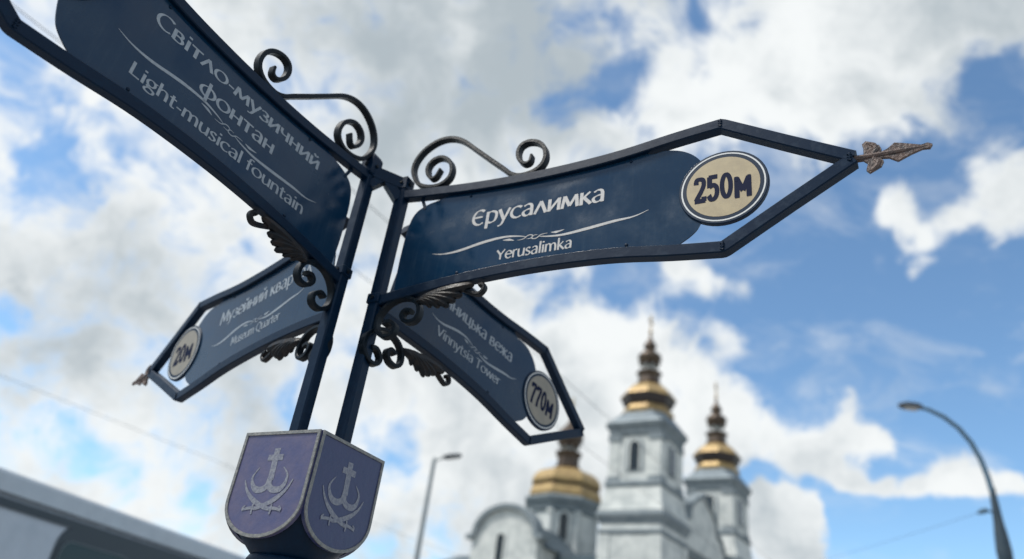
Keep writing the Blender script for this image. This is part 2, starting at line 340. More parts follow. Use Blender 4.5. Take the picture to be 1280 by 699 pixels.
def pen_strokes(mb, strokes, fx, fy, y, thick, thin, phi, dy, flare=.12):
    """flat ribbons (one per pen stroke) laid in the local XZ plane at depth y"""
    for k, st in enumerate(strokes):
        P = [Vector((p[0], p[1])) for p in st]; n = len(P); L_, R_ = [], []
        closed = n > 8 and (P[0]-P[-1]).length < 1e-4
        for i, p in enumerate(P):
            if closed: t = (P[(i+1) % (n-1)] - P[(i-1) % (n-1)]).normalized()
            else: t = (P[min(i+1, n-1)]-P[max(i-1, 0)]).normalized()
            w = thin + (thick-thin)*abs(math.sin(math.atan2(t.y, t.x)-R(phi)))
            if not closed and flare: w *= 1+flare*max(0, 1-4*min(i, n-1-i)/max(1, n-1))
            nr = Vector((-t.y, t.x))*w/2; L_.append(p+nr); R_.append(p-nr)
        yy = y+dy*k
        mb.add([(fx(q.x), yy, fy(q.y)) for q in L_]+[(fx(q.x), yy, fy(q.y)) for q in R_], [(i, i+1, n+i+1, n+i) for i in range(n-1)])
def write(text, ua, ub, base, xh, side, y, name, mat, parent, font=GL, thick=.205, thin=.08, phi=22):
    adv = sum(font[ch][0] for ch in text); kx = (ub-ua)/adv; x = 0
    for word in text.split(' '):        # each word is a part of its own
        mb = MB()
        for ch in word:
            a, st = font[ch]
            pen_strokes(mb, st, lambda q, x=x: ua+(x+q)*kx, lambda q: base+q*xh, y, thick, thin, phi, side*.00006)
            x += a
        mb.build(name, mat, parent); x += GL[' '][0]

# ------------------------------------------------------------------ the ground
def slab(name, x0, x1, y0, y1, z0, z1, mat, parent=None):
    return MB().box(x0, x1, y0, y1, z0, z1).build(name, mat, parent)
structure(mesh_obj('ground', [(-3000,-3000,-.16),(3000,-3000,-.16),(3000,3000,-.16),(-3000,3000,-.16)], [(0,1,2,3)], 'ground'))
# the street runs beside the pavement, along the bus
BD = Vector((.308, .951, 0)).normalized(); BN = Vector((BD.y, -BD.x, 0)); BANG = math.atan2(BD.y, BD.x)
def oriented_slab(name, s0, s1, w0, w1, z0, z1, mat, origin=Vector((-6.0, 9.64, 0)), parent=None):
    """slab laid along the street: s along it, w to its right"""
    q = [(s0, w0), (s1, w0), (s1, w1), (s0, w1)]
    p = [origin+BD*s+BN*w for s, w in q]
    v = [(a.x, a.y, z0) for a in p]+[(a.x, a.y, z1) for a in p]
    return mesh_obj(name, v, [(0,3,2,1),(4,5,6,7),(0,1,5,4),(1,2,6,5),(2,3,7,6),(3,0,4,7)], mat, parent)
structure(oriented_slab('road', -45, 120, -8.2, .6, -.155, -.12, 'asphalt'))
structure(oriented_slab('pavement', -45, 120, .78, 75, -.155, 0, 'pavement'))
structure(oriented_slab('pavement', -45, 120, -30, -8.38, -.155, 0, 'pavement'))
structure(oriented_slab('kerb', -45, 120, .6, .78, -.155, .004, 'kerb'))
structure(oriented_slab('kerb', -45, 120, -8.38, -8.2, -.155, .004, 'kerb'))
for k in range(14):
    structure(oriented_slab('lane_marking', -44+k*8, -41+k*8, -3.87, -3.73, -.119, -.116, 'lane_paint'))

# ------------------------------------------------------------------ the signpost
SA = R(-31.5)
CX, CY = -.4938, 2.1646
post_root = thing('signpost', 'dark blue iron signpost with four pointer arms and crest box', 'signpost', (CX, CY, 0), SA)
BOX_TOP = 2.173
HB = .139
LP, RP = Vector((-.047, -.046, 0)), Vector((.047, .046, 0))
def bevel_post(cx, cy, z0, z1, w, b=.004):
    return MB().box(cx-w/2, cx+w/2, cy-w/2, cy+w/2, z0, z1, b)
bevel_post(LP.x, LP.y, BOX_TOP-.05, 3.222, .040).build('post', 'painted_iron', post_root)
bevel_post(RP.x, RP.y, BOX_TOP-.05, 3.178, .040).build('post', 'painted_iron', post_root)
# cap of the taller post, tie bar and knee plates between the two
MB().loft([[(LP.x+sx*h, LP.y+sy*h, z) for sx, sy in ((-1,-1),(1,-1),(1,1),(-1,1))] for h, z in ((.0235,3.150),(.0255,3.156),(.0255,3.226),(.018,3.240),(.006,3.244))]).build('post_cap', 'painted_iron', post_root)
MB().loft([[(RP.x+sx*h, RP.y+sy*h, z) for sx, sy in ((-1,-1),(1,-1),(1,1),(-1,1))] for h, z in ((.0225,3.130),(.0225,3.178),(.014,3.186))]).build('post_cap', 'painted_iron', post_root)
tie = MB(); dgl = .066; c45 = math.sqrt(.5)
def diag(u, y, z): return (c45*u-c45*y, c45*u+c45*y, z)
def diag_box(mb, a, b, h, w): # tie between posts along the box diagonal, a,b=(u,z)
    t = Vector((b[0]-a[0], b[1]-a[1])).normalized(); n = Vector((-t.y, t.x))*h/2
    sec = [Vector(a)-n, Vector(a)+n, Vector(b)+n, Vector(b)-n]
    mb.add([diag(q.x, -w/2, q.y) for q in sec]+[diag(q.x, w/2, q.y) for q in sec], [(0,1,2,3),(7,6,5,4),(0,4,5,1),(1,5,6,2),(2,6,7,3),(3,7,4,0)])
diag_box(tie, (-dgl, 3.172), (dgl, 3.152), .046, .036); tie.build('tie_bar', 'painted_iron', post_root)
k1 = MB(); diag_box(k1, (.006, 3.146), (.056, 3.088), .034, .033); k1.build('knee_plate', 'painted_iron', post_root)
k1 = MB(); diag_box(k1, (-.020, 3.150), (-.056, 3.112), .030, .033); k1.build('knee_plate', 'painted_iron', post_root)
for (p, z, h) in ((LP, 2.735, .034), (RP, 2.665, .036)):
    MB().box(p.x-.0245, p.x+.0245, p.y-.0245, p.y+.0245, z, z+h, .003).build('collar', 'painted_iron', post_root)

for p, z in ((LP, 2.752), (RP, 2.683), (LP, 3.19), (RP, 3.155)):
    for ax, sg in (('x', 1), ('y', -1)):
        b = MB().lathe([(.0075,0),(.0075,.004),(.006,.0055)], 6); off = .0245 if z < 3 else .0256
        if z > 3 and p is RP: off = .0226
        b.v = [Vector((p.x+sg*(off+q.z), p.y+q.x, z+q.y)) if ax == 'x' else Vector((p.x+q.x, p.y+sg*(off+q.z), z+q.y)) for q in b.v]
        b.build('bolt', 'wrought_iron', post_root)
# crest box: square above, drawn in to a round neck below, with a shield plate on each side
def sq_ring(h, rc, z, n=8):
    out = []
    for q in range(4):
        a0 = q*math.pi/2; cx_ = (h-rc)*(1 if q in (0, 3) else -1); cy_ = (h-rc)*(1 if q in (0, 1) else -1)
        for k in range(n+1): a = a0+math.pi/2*k/n; out.append((cx_+rc*math.cos(a), cy_+rc*math.sin(a), z))
    return out
hb = HB-.007
rings = [sq_ring(hb-.004, .006, BOX_TOP-.006), sq_ring(hb, .006, BOX_TOP-.010), sq_ring(hb, .008, BOX_TOP-.185), sq_ring(hb-.002, .04, BOX_TOP-.235), sq_ring(hb-.010, .07, BOX_TOP-.272),
         sq_ring(hb-.022, .095, BOX_TOP-.300), sq_ring(hb-.034, .097, BOX_TOP-.318)]
cbox = MB().loft(rings).build('crest_box', 'painted_iron', post_root, True)
def shield_outline(k, n=20):
    w = HB*1.0-k; pts = [(-w, -.001-k), (w, -.001-k), (w, -.190)]
    pts += [(w*math.cos(math.pi*j/n), -.190-(.098-k)*math.sin(math.pi*j/n)) for j in range(1, n)]
    pts += [(-w, -.190)]
    return pts
def emblem_mesh():
    mb = MB(); F = lambda q: q; G = lambda q: q
    s = lambda L_: [Vector((.145-u, v)) for u, v in L_]
    y = -.0046
    def ribbon(path, w0, w1, k, mid=None):
        P = smooth_path(path, 5); n = len(P); A, B = [], []
        for i, p in enumerate(P):
            t = (P[min(i+1, n-1)]-P[max(i-1, 0)]).normalized(); f = i/(n-1)
            w = w0+(w1-w0)*f if mid is None else (w0+(mid-w0)*min(1, f*2) if f < .5 else mid+(w1-mid)*(f*2-1))
            nr = Vector((-t.y, t.x))*w/2; A.append(p+nr); B.append(p-nr)
        mb.add([(q.x, y-.00012*k, q.y) for q in A]+[(q.x, y-.00012*k, q.y) for q in B], [(i, i+1, n+i+1, n+i) for i in range(n-1)])
    ribbon(s([(.147,-.049),(.145,-.09),(.142,-.138)]), .021, .021, 0)
    ribbon(s([(.174,-.076),(.146,-.075),(.118,-.075)]), .017, .017, 1)
    ribbon(s([(.145,-.130),(.149,-.152),(.165,-.163),(.188,-.162),(.205,-.147),(.211,-.127),(.194,-.102)]), .018, .002, 2, .017)
    ribbon(s([(.145,-.130),(.141,-.152),(.124,-.163),(.099,-.161),(.086,-.145),(.086,-.122),(.106,-.102)]), .018, .002, 3, .017)
    ribbon(s([(.236,-.137),(.216,-.167),(.182,-.192),(.140,-.209),(.112,-.215)]), .003, .009, 4, .014)
    ribbon(s([(.060,-.135),(.076,-.163),(.106,-.188),(.146,-.206),(.172,-.214)]), .003, .009, 5, .014)
    for sg, k in ((1, 6), (-1, 9)):
        m = lambda L_: [Vector((sg*(q.x), q.y)) for q in s(L_)]
        ribbon(m([(.168,-.213),(.188,-.212),(.212,-.216)]), .009, .007, k)
        ribbon(m([(.178,-.200),(.180,-.213),(.178,-.228)]), .006, .006, k+1)
        ribbon(m([(.212,-.220),(.214,-.212),(.206,-.206)]), .006, .004, k+2)
    return mb
em = emblem_mesh()
for k in range(4):
    ang = k*math.pi/2
    def rotv(V): return [Matrix.Rotation(ang, 4, 'Z') @ (Vector(p)+Vector((0, -HB, BOX_TOP))) for p in V]
    def put(mb, name, mat): q = MB(); q.v = rotv(mb.v); q.f = list(mb.f); return q.build(name, mat, cbox)
    o0 = shield_outline(0); o1 = shield_outline(.0088)
    n = len(o0); m = MB()
    put(MB().prism(shield_outline(.0004), -.004, .008), 'shield', 'shield_lit' if k == 0 else 'shield_paint')
    fr = [(a[0], -.007, a[1]) for a in o0]+[(a[0], -.007, a[1]) for a in o1]+[(a[0], -.0035, a[1]) for a in o1]+[(a[0], -.0035, a[1]) for a in o0]
    m.add(fr, [(i, (i+1) % n, n+(i+1) % n, n+i) for i in range(n)]+[(n+i, n+(i+1) % n, 2*n+(i+1) % n, 2*n+i) for i in range(n)]+[(3*n+i, 3*n+(i+1) % n, (i+1) % n, i) for i in range(n)])
    put(m, 'shield_border', 'shield_border')
    put(em, 'crest', 'emblem_paint')
# neck rings, fluted column, plinth
nz = BOX_TOP-.318
MB().lathe([(.094,nz+.003),(.104,nz-.001),(.109,nz-.010),(.109,nz-.020),(.102,nz-.030),(.078,nz-.036),(.060,nz-.055),(.070,nz-.062),(.074,nz-.072),(.066,nz-.082),(.056,nz-.092)], 40).build('neck_ring', 'painted_iron', post_root, True)
fl = []
for z, r in ((nz-.088,.050),(1.5,.052),(1.1,.055),(.8,.058)):
    fl.append([((r+.004*math.cos(12*2*math.pi*k/96))*math.cos(2*math.pi*k/96), (r+.004*math.cos(12*2*math.pi*k/96))*math.sin(2*math.pi*k/96), z) for k in range(96)])
MB().loft(fl).build('column', 'painted_iron', post_root, True)
MB().lathe([(.055,.82),(.075,.81),(.082,.79),(.075,.77),(.085,.74),(.095,.60),(.110,.50),(.118,.44),(.105,.42),(.112,.40),(.125,.36),(.130,.12),(.150,.10),(.165,.08),(.17,.0)], 40).build('pedestal', 'painted_iron', post_root, True)

TOPBAR = [(0,.216),(.12,.200),(.33,.178),(.53,.168),(.70,.169),(.84,.177),(.99,.196),(1.122,.209)]
def bar_path(u0, sg):
    P = [p for p in smooth_path(TOPBAR, 4) if p.x >= u0]
    P = [(p.x, sg*p.y) for p in P]
    return P+[(1.128, sg*.2085), (1.135, sg*.2055), (1.30, sg*.100), (1.456, sg*.003)]
SCROLL = [(.150,.300),(.137,.270),(.119,.265),(.100,.288),(.092,.322),(.110,.349),(.146,.353),(.184,.325),(.201,.282),(.193,.246),(.159,.226),(.110,.230),(.064,.255),(.034,.303),(.026,.342),(.037,.381),(.067,.416),(.115,.438),(.168,.436),(.224,.408),(.290,.348),(.360,.283),(.414,.234),(.447,.203),(.482,.188),(.526,.192),(.556,.212),(.567,.244),(.558,.285),(.532,.314),(.497,.327),(.470,.318),(.461,.291),(.470,.257),(.492,.235),(.511,.240),(.514,.266)]
CSCROLL = [(.156,-.268),(.133,-.264),(.122,-.280),(.140,-.303),(.172,-.305),(.187,-.282),(.177,-.247),(.143,-.221),(.094,-.216),(.052,-.238),(.027,-.278),(.032,-.321),(.064,-.347),(.097,-.343),(.104,-.317),(.080,-.296),(.057,-.302)]
FIN = [(1.448,.010),(1.48,.007),(1.482,.030),(1.480,.042),(1.489,.050),(1.500,.044),(1.507,.034),(1.518,.030),(1.522,.016),(1.515,.006),(1.534,.013),(1.552,.028),(1.572,.021),(1.608,.006),(1.622,.009),(1.632,.002),(1.626,-.008),(1.610,-.006),(1.586,-.014),(1.554,-.029),(1.536,-.014),(1.516,-.010),(1.523,-.022),(1.516,-.036),(1.502,-.042),(1.489,-.050),(1.482,-.040),(1.488,-.020),(1.478,-.008),(1.448,-.006)]
PANEL_END = [(.90,.172),(.925,.160),(.958,.163),(.993,.157),(1.03,.139),(1.062,.108),(1.085,.06),(1.092,0),(1.085,-.06),(1.066,-.122),(1.044,-.150),(1.012,-.172)]

def make_arm(label, P, ang, dz, du, tilt, sc, tw, flip, u0, lines, dist, disc_u, pmat, flour, top_scroll, dmat='disc_face_shaded', dv=-.010, pshift=0.0, head=True):
    d = Vector((math.cos(ang), math.sin(ang), 0)); Zv = Vector((0, 0, 1)); n = d.cross(Zv)
    x = math.cos(tilt)*d+math.sin(tilt)*Zv; z = -math.sin(tilt)*d+math.cos(tilt)*Zv; z = math.cos(tw)*z+math.sin(tw)*n
    y = z.cross(x); o = P+Zv*(CAM_H+1.29+dz)+x*du*sc
    M = Matrix(((x.x*sc, y.x*sc, z.x*sc, o.x), (x.y*sc, y.y*sc, z.y*sc, o.y), (x.z*sc, y.z*sc, z.z*sc, o.z), (0, 0, 0, 1)))
    side = 1 if flip else -1
    fr = MB().sweep(bar_path(u0, 1), .0355, .034, bev=.003); fr.sweep(bar_path(u0, -1), .0355, .0332, bev=.003)
    arm = fr.build('pointer_arm', 'painted_iron', post_root); arm.matrix_local = M; arm['label'] = label
    for (wu, wv_, wr) in ((1.128,.209,.021),(1.128,-.209,.021),(1.448,0,.021)):
        for ys in (-1, 1):   # weld run across the mitre, one on each face
            pts = [(wu+.004*math.sin(k*2.3), ys*.0172, wv_+wr*(k/6-1)*.62) for k in range(13)]
            MB().tube(pts, [.0022+.0012*abs(math.sin(k*1.7)) for k in range(13)], 6).build('weld', 'painted_iron', arm, True)
    # panel
    a = u0
    out = [(a+.066,-.200),(a+.059,-.107),(a+.058,-.013),(a+.062,.068),(a+.078,.122),(a+.118,.150),(a+.19,.166)]
    out = [tuple(q) for q in smooth_path(out, 4)]
    out += [(p.x, p.y-.006) for p in smooth_path(TOPBAR, 3) if a+.2 < p.x < .89+pshift]
    out += [tuple(q) for q in smooth_path([(q_[0]+pshift, q_[1]) for q_ in PANEL_END], 4)]
    out += [(p.x, -p.y+.006) for p in reversed(smooth_path(TOPBAR, 3)) if a+.10 < p.x < 1.0+pshift]
    MB().prism(out, -.002, .002).build('panel', 'sign_panel', arm)
    for uu, vv in ((a+.30,.150),(a+.30,-.150),(.86,.150),(.86,-.148)):
        b = MB(); b.lathe([(.0055,0),(.005,.002),(.0025,.0032)], 10)
        b.v = [Vector((uu+p.x, side*(.002+p.z), vv+p.y)) for p in b.v]; b.build('rivet', 'painted_iron', arm)
    # small tabs that hold the panel at the post
    MB().sweep([(a+.095,.185),(a+.118,.135)], .010, .007).build('panel_tab', 'painted_iron', arm)
    # distance disc
    def ann(r0_, r1_, yy, nm, mat, N=48):
        c0 = [(disc_u+r0_*math.cos(2*math.pi*k/N), yy, dv+r0_*math.sin(2*math.pi*k/N)) for k in range(N)]
        if r1_ == 0: return mesh_obj(nm, c0, [tuple(range(N))], mat, arm)
        c1 = [(disc_u+r1_*math.cos(2*math.pi*k/N), yy, dv+r1_*math.sin(2*math.pi*k/N)) for k in range(N)]
        return mesh_obj(nm, c0+c1, [(k, (k+1) % N, N+(k+1) % N, N+k) for k in range(N)], mat, arm)
    dm = MB(); N = 48
    dm.loft([[(disc_u+r*math.cos(2*math.pi*k/N), yy, dv+r*math.sin(2*math.pi*k/N)) for k in range(N)] for r, yy in ((.1195,-.0075),(.1215,-.0055),(.1215,.0055),(.1195,.0075))])
    dm.build('distance_disc', 'disc_rim', arm, True)
    ann(.1140, .1098, side*.0078, 'disc_ring', 'disc_ring'); ann(.099, 0, side*.0078, 'disc_face', dmat)
    adv = sum(DG[ch][0] for ch in dist); kx = .158/max(adv, 3.2)*(1 if flip is False else -1)
    tot = adv*kx
    if dist: write(dist, disc_u-tot/2, disc_u+tot/2, dv-.046, .0655, side, side*.0082, 'distance_figures', 'disc_figures', arm, DG, .30, .21, 0)
    # arrowhead
    if head:
        fm = MB(); cen = []
        fm.prism(FIN, -.004, .004)
        fm.build('arrowhead', 'rusty_finial', arm)
        MB().tube([(1.44,0,.002),(1.50,0,.001),(1.555,0,0),(1.628,0,.0005)], [.010,.008,.0085,.004], 8).build('arrowhead_rib', 'rusty_finial', arm, True)
        for sg in (1, -1):
            MB().tube([(1.500,0,sg*.004),(1.512,0,sg*.020),(1.506,0,sg*.034),(1.492,0,sg*.044),(1.484,0,sg*.038)], [.006,.008,.008,.006,.003], 8).build('arrowhead_petal', 'rusty_finial', arm, True)
    # scrolls
    if top_scroll:
        P_ = smooth_path([(u, v) for u, v in SCROLL], 4); tp = [.62+.38*min(1, min(i, len(P_)-1-i)/14) for i in range(len(P_))]
        MB().sweep(P_, .0145, .026, bev=.002, taper=tp).build('scroll', 'wrought_iron', arm, True)
    P_ = smooth_path([(a+u, v) for u, v in CSCROLL], 4)
    MB().sweep(P_, .0135, .026, bev=.002).build('scroll_bracket', 'wrought_iron', arm, True)
    # acanthus leaf under the lower bar
    lf = MB(); X0 = a+.175
    tips = [(.375,-.205,.012),(.340,-.238,.012),(.318,-.256,.012),(.296,-.272,.011),(.262,-.270,.010),(.230,-.266,.009)]
    for i, (tu, tv, rr) in enumerate(tips):
        tu += a; m1 = (X0+(tu-X0)*.35, -.236-.003*i+.010); m2 = (X0+(tu-X0)*.75, -.215+(tv+.205)*.55)
        path = smooth_path([(X0, -.240), m1, m2, (tu, tv)], 4)
        nn = len(path); rad = [rr*(.55+.9*math.sin(math.pi*min(1, (j/(nn-1))*.85+.1)))*(1 if j < nn-1 else .35) for j in range(nn)]
        lf.tube([(p.x, side*(.004+.010*math.sin(math.pi*j/(nn-1))), p.y) for j, p in enumerate(path)], rad, 7)
    lf.build('acanthus_leaf', 'leaf_iron', arm, True)
    MB().sweep(smooth_path([(a+.33,-.212),(a+.372,-.232),(a+.398,-.238),(a+.412,-.222),(a+.404,-.206),(a+.392,-.210)], 4), .013, .020, bev=.003).build('leaf_curl', 'leaf_iron', arm, True)
    # lettering and flourish
    for (t, ua, ub, base, xh) in lines:
        write(t, ua, ub, base, xh, side, side*.0026, 'lettering', pmat, arm)
    fa, fb, va, vb = flour
    fm = MB(); L_ = fb-fa
    def fp(t, v): return Vector((fa+L_*t, va+(vb-va)*t+v))
    def rib(pts, ws, k):
        P2 = smooth_path(pts, 5); nn = len(P2); A, B = [], []
        for i, p in enumerate(P2):
            t = (P2[min(i+1, nn-1)]-P2[max(i-1, 0)]).normalized(); f = i/(nn-1)*(len(ws)-1); j = min(int(f), len(ws)-2); w = ws[j]+(ws[j+1]-ws[j])*(f-j)
            nr = Vector((-t.y, t.x))*w/2; A.append(p+nr); B.append(p-nr)
        yy = side*(.0026+.00006*k)
        fm.add([(q.x, yy, q.y) for q in A]+[(q.x, yy, q.y) for q in B], [(i, i+1, nn+i+1, nn+i) for i in range(nn-1)])
    rib([fp(0,.000),fp(.06,-.008),(fp(.14,-.006)),fp(.26,.010),fp(.36,.016),fp(.43,.010),fp(.47,.002)], [0.0009,0.0043,0.0087,0.0101,0.0072,0.0043,0.0014], 0)
    rib([fp(.53,-.004),fp(.57,-.010),fp(.64,-.014),fp(.74,-.008),fp(.86,.002),fp(.94,.006),fp(1,.020)], [0.0014,0.0043,0.0072,0.0101,0.0087,0.0043,0.0009], 1)
    rib([fp(.36,.004),fp(.39,.002),fp(.415,-.004)], [.001,.008,.001], 2); rib([fp(.585,.002),fp(.61,.000),fp(.645,.004)], [.001,.008,.001], 3)
    rib([fp(.43,-.006),fp(.46,-.004),fp(.48,.006),fp(.5,.004),fp(.495,-.006),fp(.475,-.006)], [.001,.003,.003,.003,.001], 4)
    rib([fp(.57,.002),fp(.54,.000),fp(.52,-.010),fp(.5,-.008),fp(.505,.002),fp(.525,.002)], [.001,.003,.003,.003,.001], 5)
    fm.build('flourish', pmat, arm)
    return arm
ARMS = [
 dict(label='pointer arm reading Yerusalimka with tan 250 disc', P=RP, ang=0, dz=0, du=0, tilt=0, sc=1, tw=0, flip=False, u0=0, lines=[('Єрусалимка',.322,.785,.022,.046),('Yerusalimka',.437,.692,-.126,.028)], dist='250м', disc_u=1.130, pmat='print_silver', flour=(.189,.921,-.060,-.060), top_scroll=True, dmat='disc_face'),
 dict(label='pointer arm reading Light-musical fountain', P=LP, ang=R(-90.3), dz=.0435, du=-.008, tilt=0, sc=1, tw=0, flip=True, u0=0, lines=[('Світло-музичний',.880,.232,.074,.033),('фонтан',.702,.412,-.003,.034),('Light-musical fountain',.880,.238,-.106,.0275)], dist='', disc_u=1.130, pmat='print_grey', flour=(.945,.200,-.022,-.052), top_scroll=True, dv=.055),
 dict(label='pointer arm reading Museum Quarter with shade-toned tan 20 disc', P=LP, ang=R(180-13.32), dz=-.1007, du=-.139, tilt=R(-7.515), sc=.978, tw=R(-2.75), flip=True, u0=.14, lines=[('Музейний квартал',.930,.330,.044,.040),('Museum Quarter',.805,.490,-.090,.026)], dist='20м', disc_u=1.178, dv=.004, pshift=.055, pmat='print_grey', flour=(.955,.350,-.040,-.024), top_scroll=False),
 dict(label='pointer arm reading Vinnytsia Tower with shade-toned tan 770 disc', P=RP, ang=R(90-11.38), dz=-.0677, du=-.2537, tilt=R(-8.866), sc=1.005, tw=R(-2.79), flip=False, u0=.25, lines=[('Вінницька вежа',.494,.950,.037,.036),('Vinnytsia Tower',.545,.910,-.092,.027)], dist='770м', disc_u=1.165, pshift=.03, head=False, pmat='print_grey', flour=(.500,.995,-.030,-.030), top_scroll=False),
]
for a_ in ARMS: make_arm(**a_)

# ------------------------------------------------------------------ the church
CHA = R(-37)
T1, T2 = Vector((13.958, 63.484, 0)), Vector((24.564, 76.970, 0))
cx = Vector((math.cos(CHA), math.sin(CHA), 0)); cy = Vector((-math.sin(CHA), math.cos(CHA), 0))
church = thing('church', 'white baroque church with gilded domes, twin bell towers and rounded gable', 'church', T1, CHA)
def loc(p): v = Vector(p)-T1; return Vector((v.dot(cx), v.dot(cy), 0))
t2 = loc(T2); dm_ = loc((8.745, 77.966, 0)); gb = loc((2.685, 69.888, 0))
W = 2.33     # half width of a bell tower shaft
def sq(h, z, x=0, y=0, ch=0.0):
    if ch: return [(x+h-ch,y-h,z),(x+h,y-h+ch,z),(x+h,y+h-ch,z),(x+h-ch,y+h,z),(x-h+ch,y+h,z),(x-h,y+h-ch,z),(x-h,y-h+ch,z),(x-h+ch,y-h,z)]
    return [(x-h,y-h,z),(x+h,y-h,z),(x+h,y+h,z),(x-h,y+h,z)]
def arched(w, h, n=10):
    return [(-w,0),(w,0),(w,h-w)]+[(w*math.cos(math.pi*k/n), h-w+w*math.sin(math.pi*k/n)) for k in range(1, n)]+[(-w,h-w)]
def wall_piece(mb_outline, y0, y1, pos, ang, name, mat, parent):
    m = MB().prism(mb_outline, y0, y1); Mx = Matrix.Rotation(ang, 4, 'Z')
    m.v = [Mx @ p + Vector(pos) for p in m.v]; return m.build(name, mat, parent)
def window(pos, ang, w, h, parent, off):
    """arched window in a wall whose outside faces local -Y turned by ang; off = wall distance"""
    wall_piece(arched(w+.44, h+.42), -off-.05, -off+.05, (pos[0], pos[1], pos[2]-.12), ang, 'window_moulding', 'stucco_trim', parent)
    o = wall_piece(arched(w+.20, h+.20), -off-.09, -off+.05, pos, ang, 'window_surround', 'stucco', parent)
    wall_piece(arched(w, h), -off-.13, -off-.05, (pos[0], pos[1], pos[2]+.02), ang, 'window', 'dark_window', parent)
def bell_tower(x, y):
    b = MB()
    b.loft([sq(W+.65, 0, x, y), sq(W+.65, 1.2, x, y), sq(W+.36, 1.3, x, y), sq(W+.36, 15.4, x, y)])
    t = b.build('bell_tower', 'stucco', church)
    # cornice at the foot of the belfry, swept base, shaft
    MB().loft([sq(W+.4,14.55,x,y),sq(W+.50,14.7,x,y),sq(W+.50,14.85,x,y),sq(W+.42,14.95,x,y)]).build('string_course', 'stucco_trim', t)
    MB().loft([sq(W+.38,15.35,x,y),sq(W+.50,15.6,x,y),sq(W+.52,15.75,x,y),sq(W+.68,15.95,x,y),sq(W+.70,16.2,x,y),sq(W+.45,16.5,x,y)]).build('cornice', 'stucco_trim', t)
    MB().loft([sq(W+.55,16.45,x,y),sq(W+.42,16.9,x,y),sq(W+.28,17.5,x,y),sq(W+.18,18.2,x,y),sq(W+.15,18.5,x,y)]).build('swept_base', 'stucco', t)
    MB().loft([sq(W+.16,18.48,x,y),sq(W+.30,18.62,x,y),sq(W+.30,18.8,x,y),sq(W+.1,19.02,x,y)]).build('cornice', 'stucco_trim', t)
    MB().loft([sq(W,18.9,x,y,.25),sq(W,23.0,x,y,.25)]).build('belfry_wall', 'stucco', t)
    for sx in (-1, 1):
        for sy in (-1, 1):
            px_, py_ = x+sx*(W-.42), y+sy*(W-.42)
            MB().box(px_-.50, px_+.50, py_-.50, py_+.50, 19.0, 22.55).build('pilaster', 'stucco', t)
            MB().box(px_-.60, px_+.60, py_-.60, py_+.60, 22.5, 23.0).build('capital', 'stucco_trim', t)
            MB().box(px_-.58, px_+.58, py_-.58, py_+.58, 19.0, 19.35).build('pilaster_base', 'stucco_trim', t)
            MB().box(x+sx*(W-.05)-.5, x+sx*(W-.05)+.5, y+sy*(W-.05)-.5, y+sy*(W-.05)+.5, 1.3, 14.5).build('pilaster', 'stucco', t)
    MB().loft([sq(W+.05,22.9,x,y,.2),sq(W+.2,23.15,x,y,.2),sq(W+.2,23.45,x,y,.2),sq(W+.42,23.75,x,y,.2),sq(W+.50,24.05,x,y,.25)]).build('cornice', 'stucco_trim', t)
    MB().loft([sq(W+.53,24.03,x,y,.3),sq(W+.46,24.2,x,y,.4),sq(W+.02,24.85,x,y,.7),sq(W-.30,25.3,x,y,.8)]).build('cornice_roof', 'roof_zinc', t)
    for k in range(4):
        window((x, y, 19.9), k*math.pi/2, .42, 2.5, t, W)
        wall_piece(arched(.85, 4.4), -W-.42, -W-.3, (x, y, 6.2), k*math.pi/2, 'niche', 'stucco_trim', t)
        wall_piece(arched(.5, 3.4), -W-.46, -W-.3, (x, y, 6.6), k*math.pi/2, 'window', 'dark_window', t)
    r8 = math.pi/8
    MB().lathe([(1.95,25.15),(2.30,25.3),(2.36,25.62),(2.16,25.95),(1.95,26.2)], 8, x, y, r8).build('dome_skirt', 'gold_leaf', t)
    MB().lathe([(1.9,26.05),(2.15,26.25),(2.36,26.65),(2.52,27.05)], 8, x, y, r8).build('dome_soffit', 'dark_soffit', t)
    MB().lathe([(2.56,27.02),(2.52,27.14),(2.32,27.42),(1.98,27.85),(1.55,28.18),(1.08,28.42),(.98,28.52)], 8, x, y, r8, ).build('dome', 'gold_leaf', t)
    MB().lathe([(1.10,28.45),(1.18,28.6),(1.02,28.75),(.98,29.2),(1.08,29.5),(1.2,29.6),(1.2,29.72),(.5,29.78)], 8, x, y, r8).build('lantern_base', 'dark_bronze', t)
    for k in range(8):
        a = k*math.pi/4; MB().lathe([(.10,29.7),(.08,29.8),(.08,30.5),(.11,30.6)], 8, x+.74*math.cos(a), y+.74*math.sin(a)).build('lantern_column', 'stucco', t)
    MB().lathe([(.2,29.7),(.2,30.6)], 8, x, y).build('lantern_core', 'stucco', t)
    MB().lathe([(.84,30.5),(1.0,30.62),(1.02,30.72),(.92,30.85),(1.10,31.1),(1.12,31.35),(.92,31.65),(.58,31.9),(.44,32.05),(.50,32.2),(.62,32.45),(.58,32.65),(.36,32.95),(.18,33.3),(.09,33.8)], 16, x, y).build('spire', 'dark_bronze', t, True)
    MB().lathe([(.03,33.75),(.14,33.84),(.19,33.98),(.14,34.12),(.04,34.2)], 12, x, y).build('finial_ball', 'gold_leaf', t, True)
    cm = MB(); Mx = Matrix.Rotation(0, 4, 'Z')
    cm.box(x-.06, x+.06, y-.05, y+.05, 34.15, 35.8); cm.box(x-.045, x+.045, y-.46, y+.46, 35.05, 35.19); cm.box(x-.04, x+.04, y-.26, y+.26, 35.42, 35.53)
    cm.build('cross', 'gold_leaf', t)
    return t
bell_tower(0, 0); bell_tower(t2.x, t2.y)
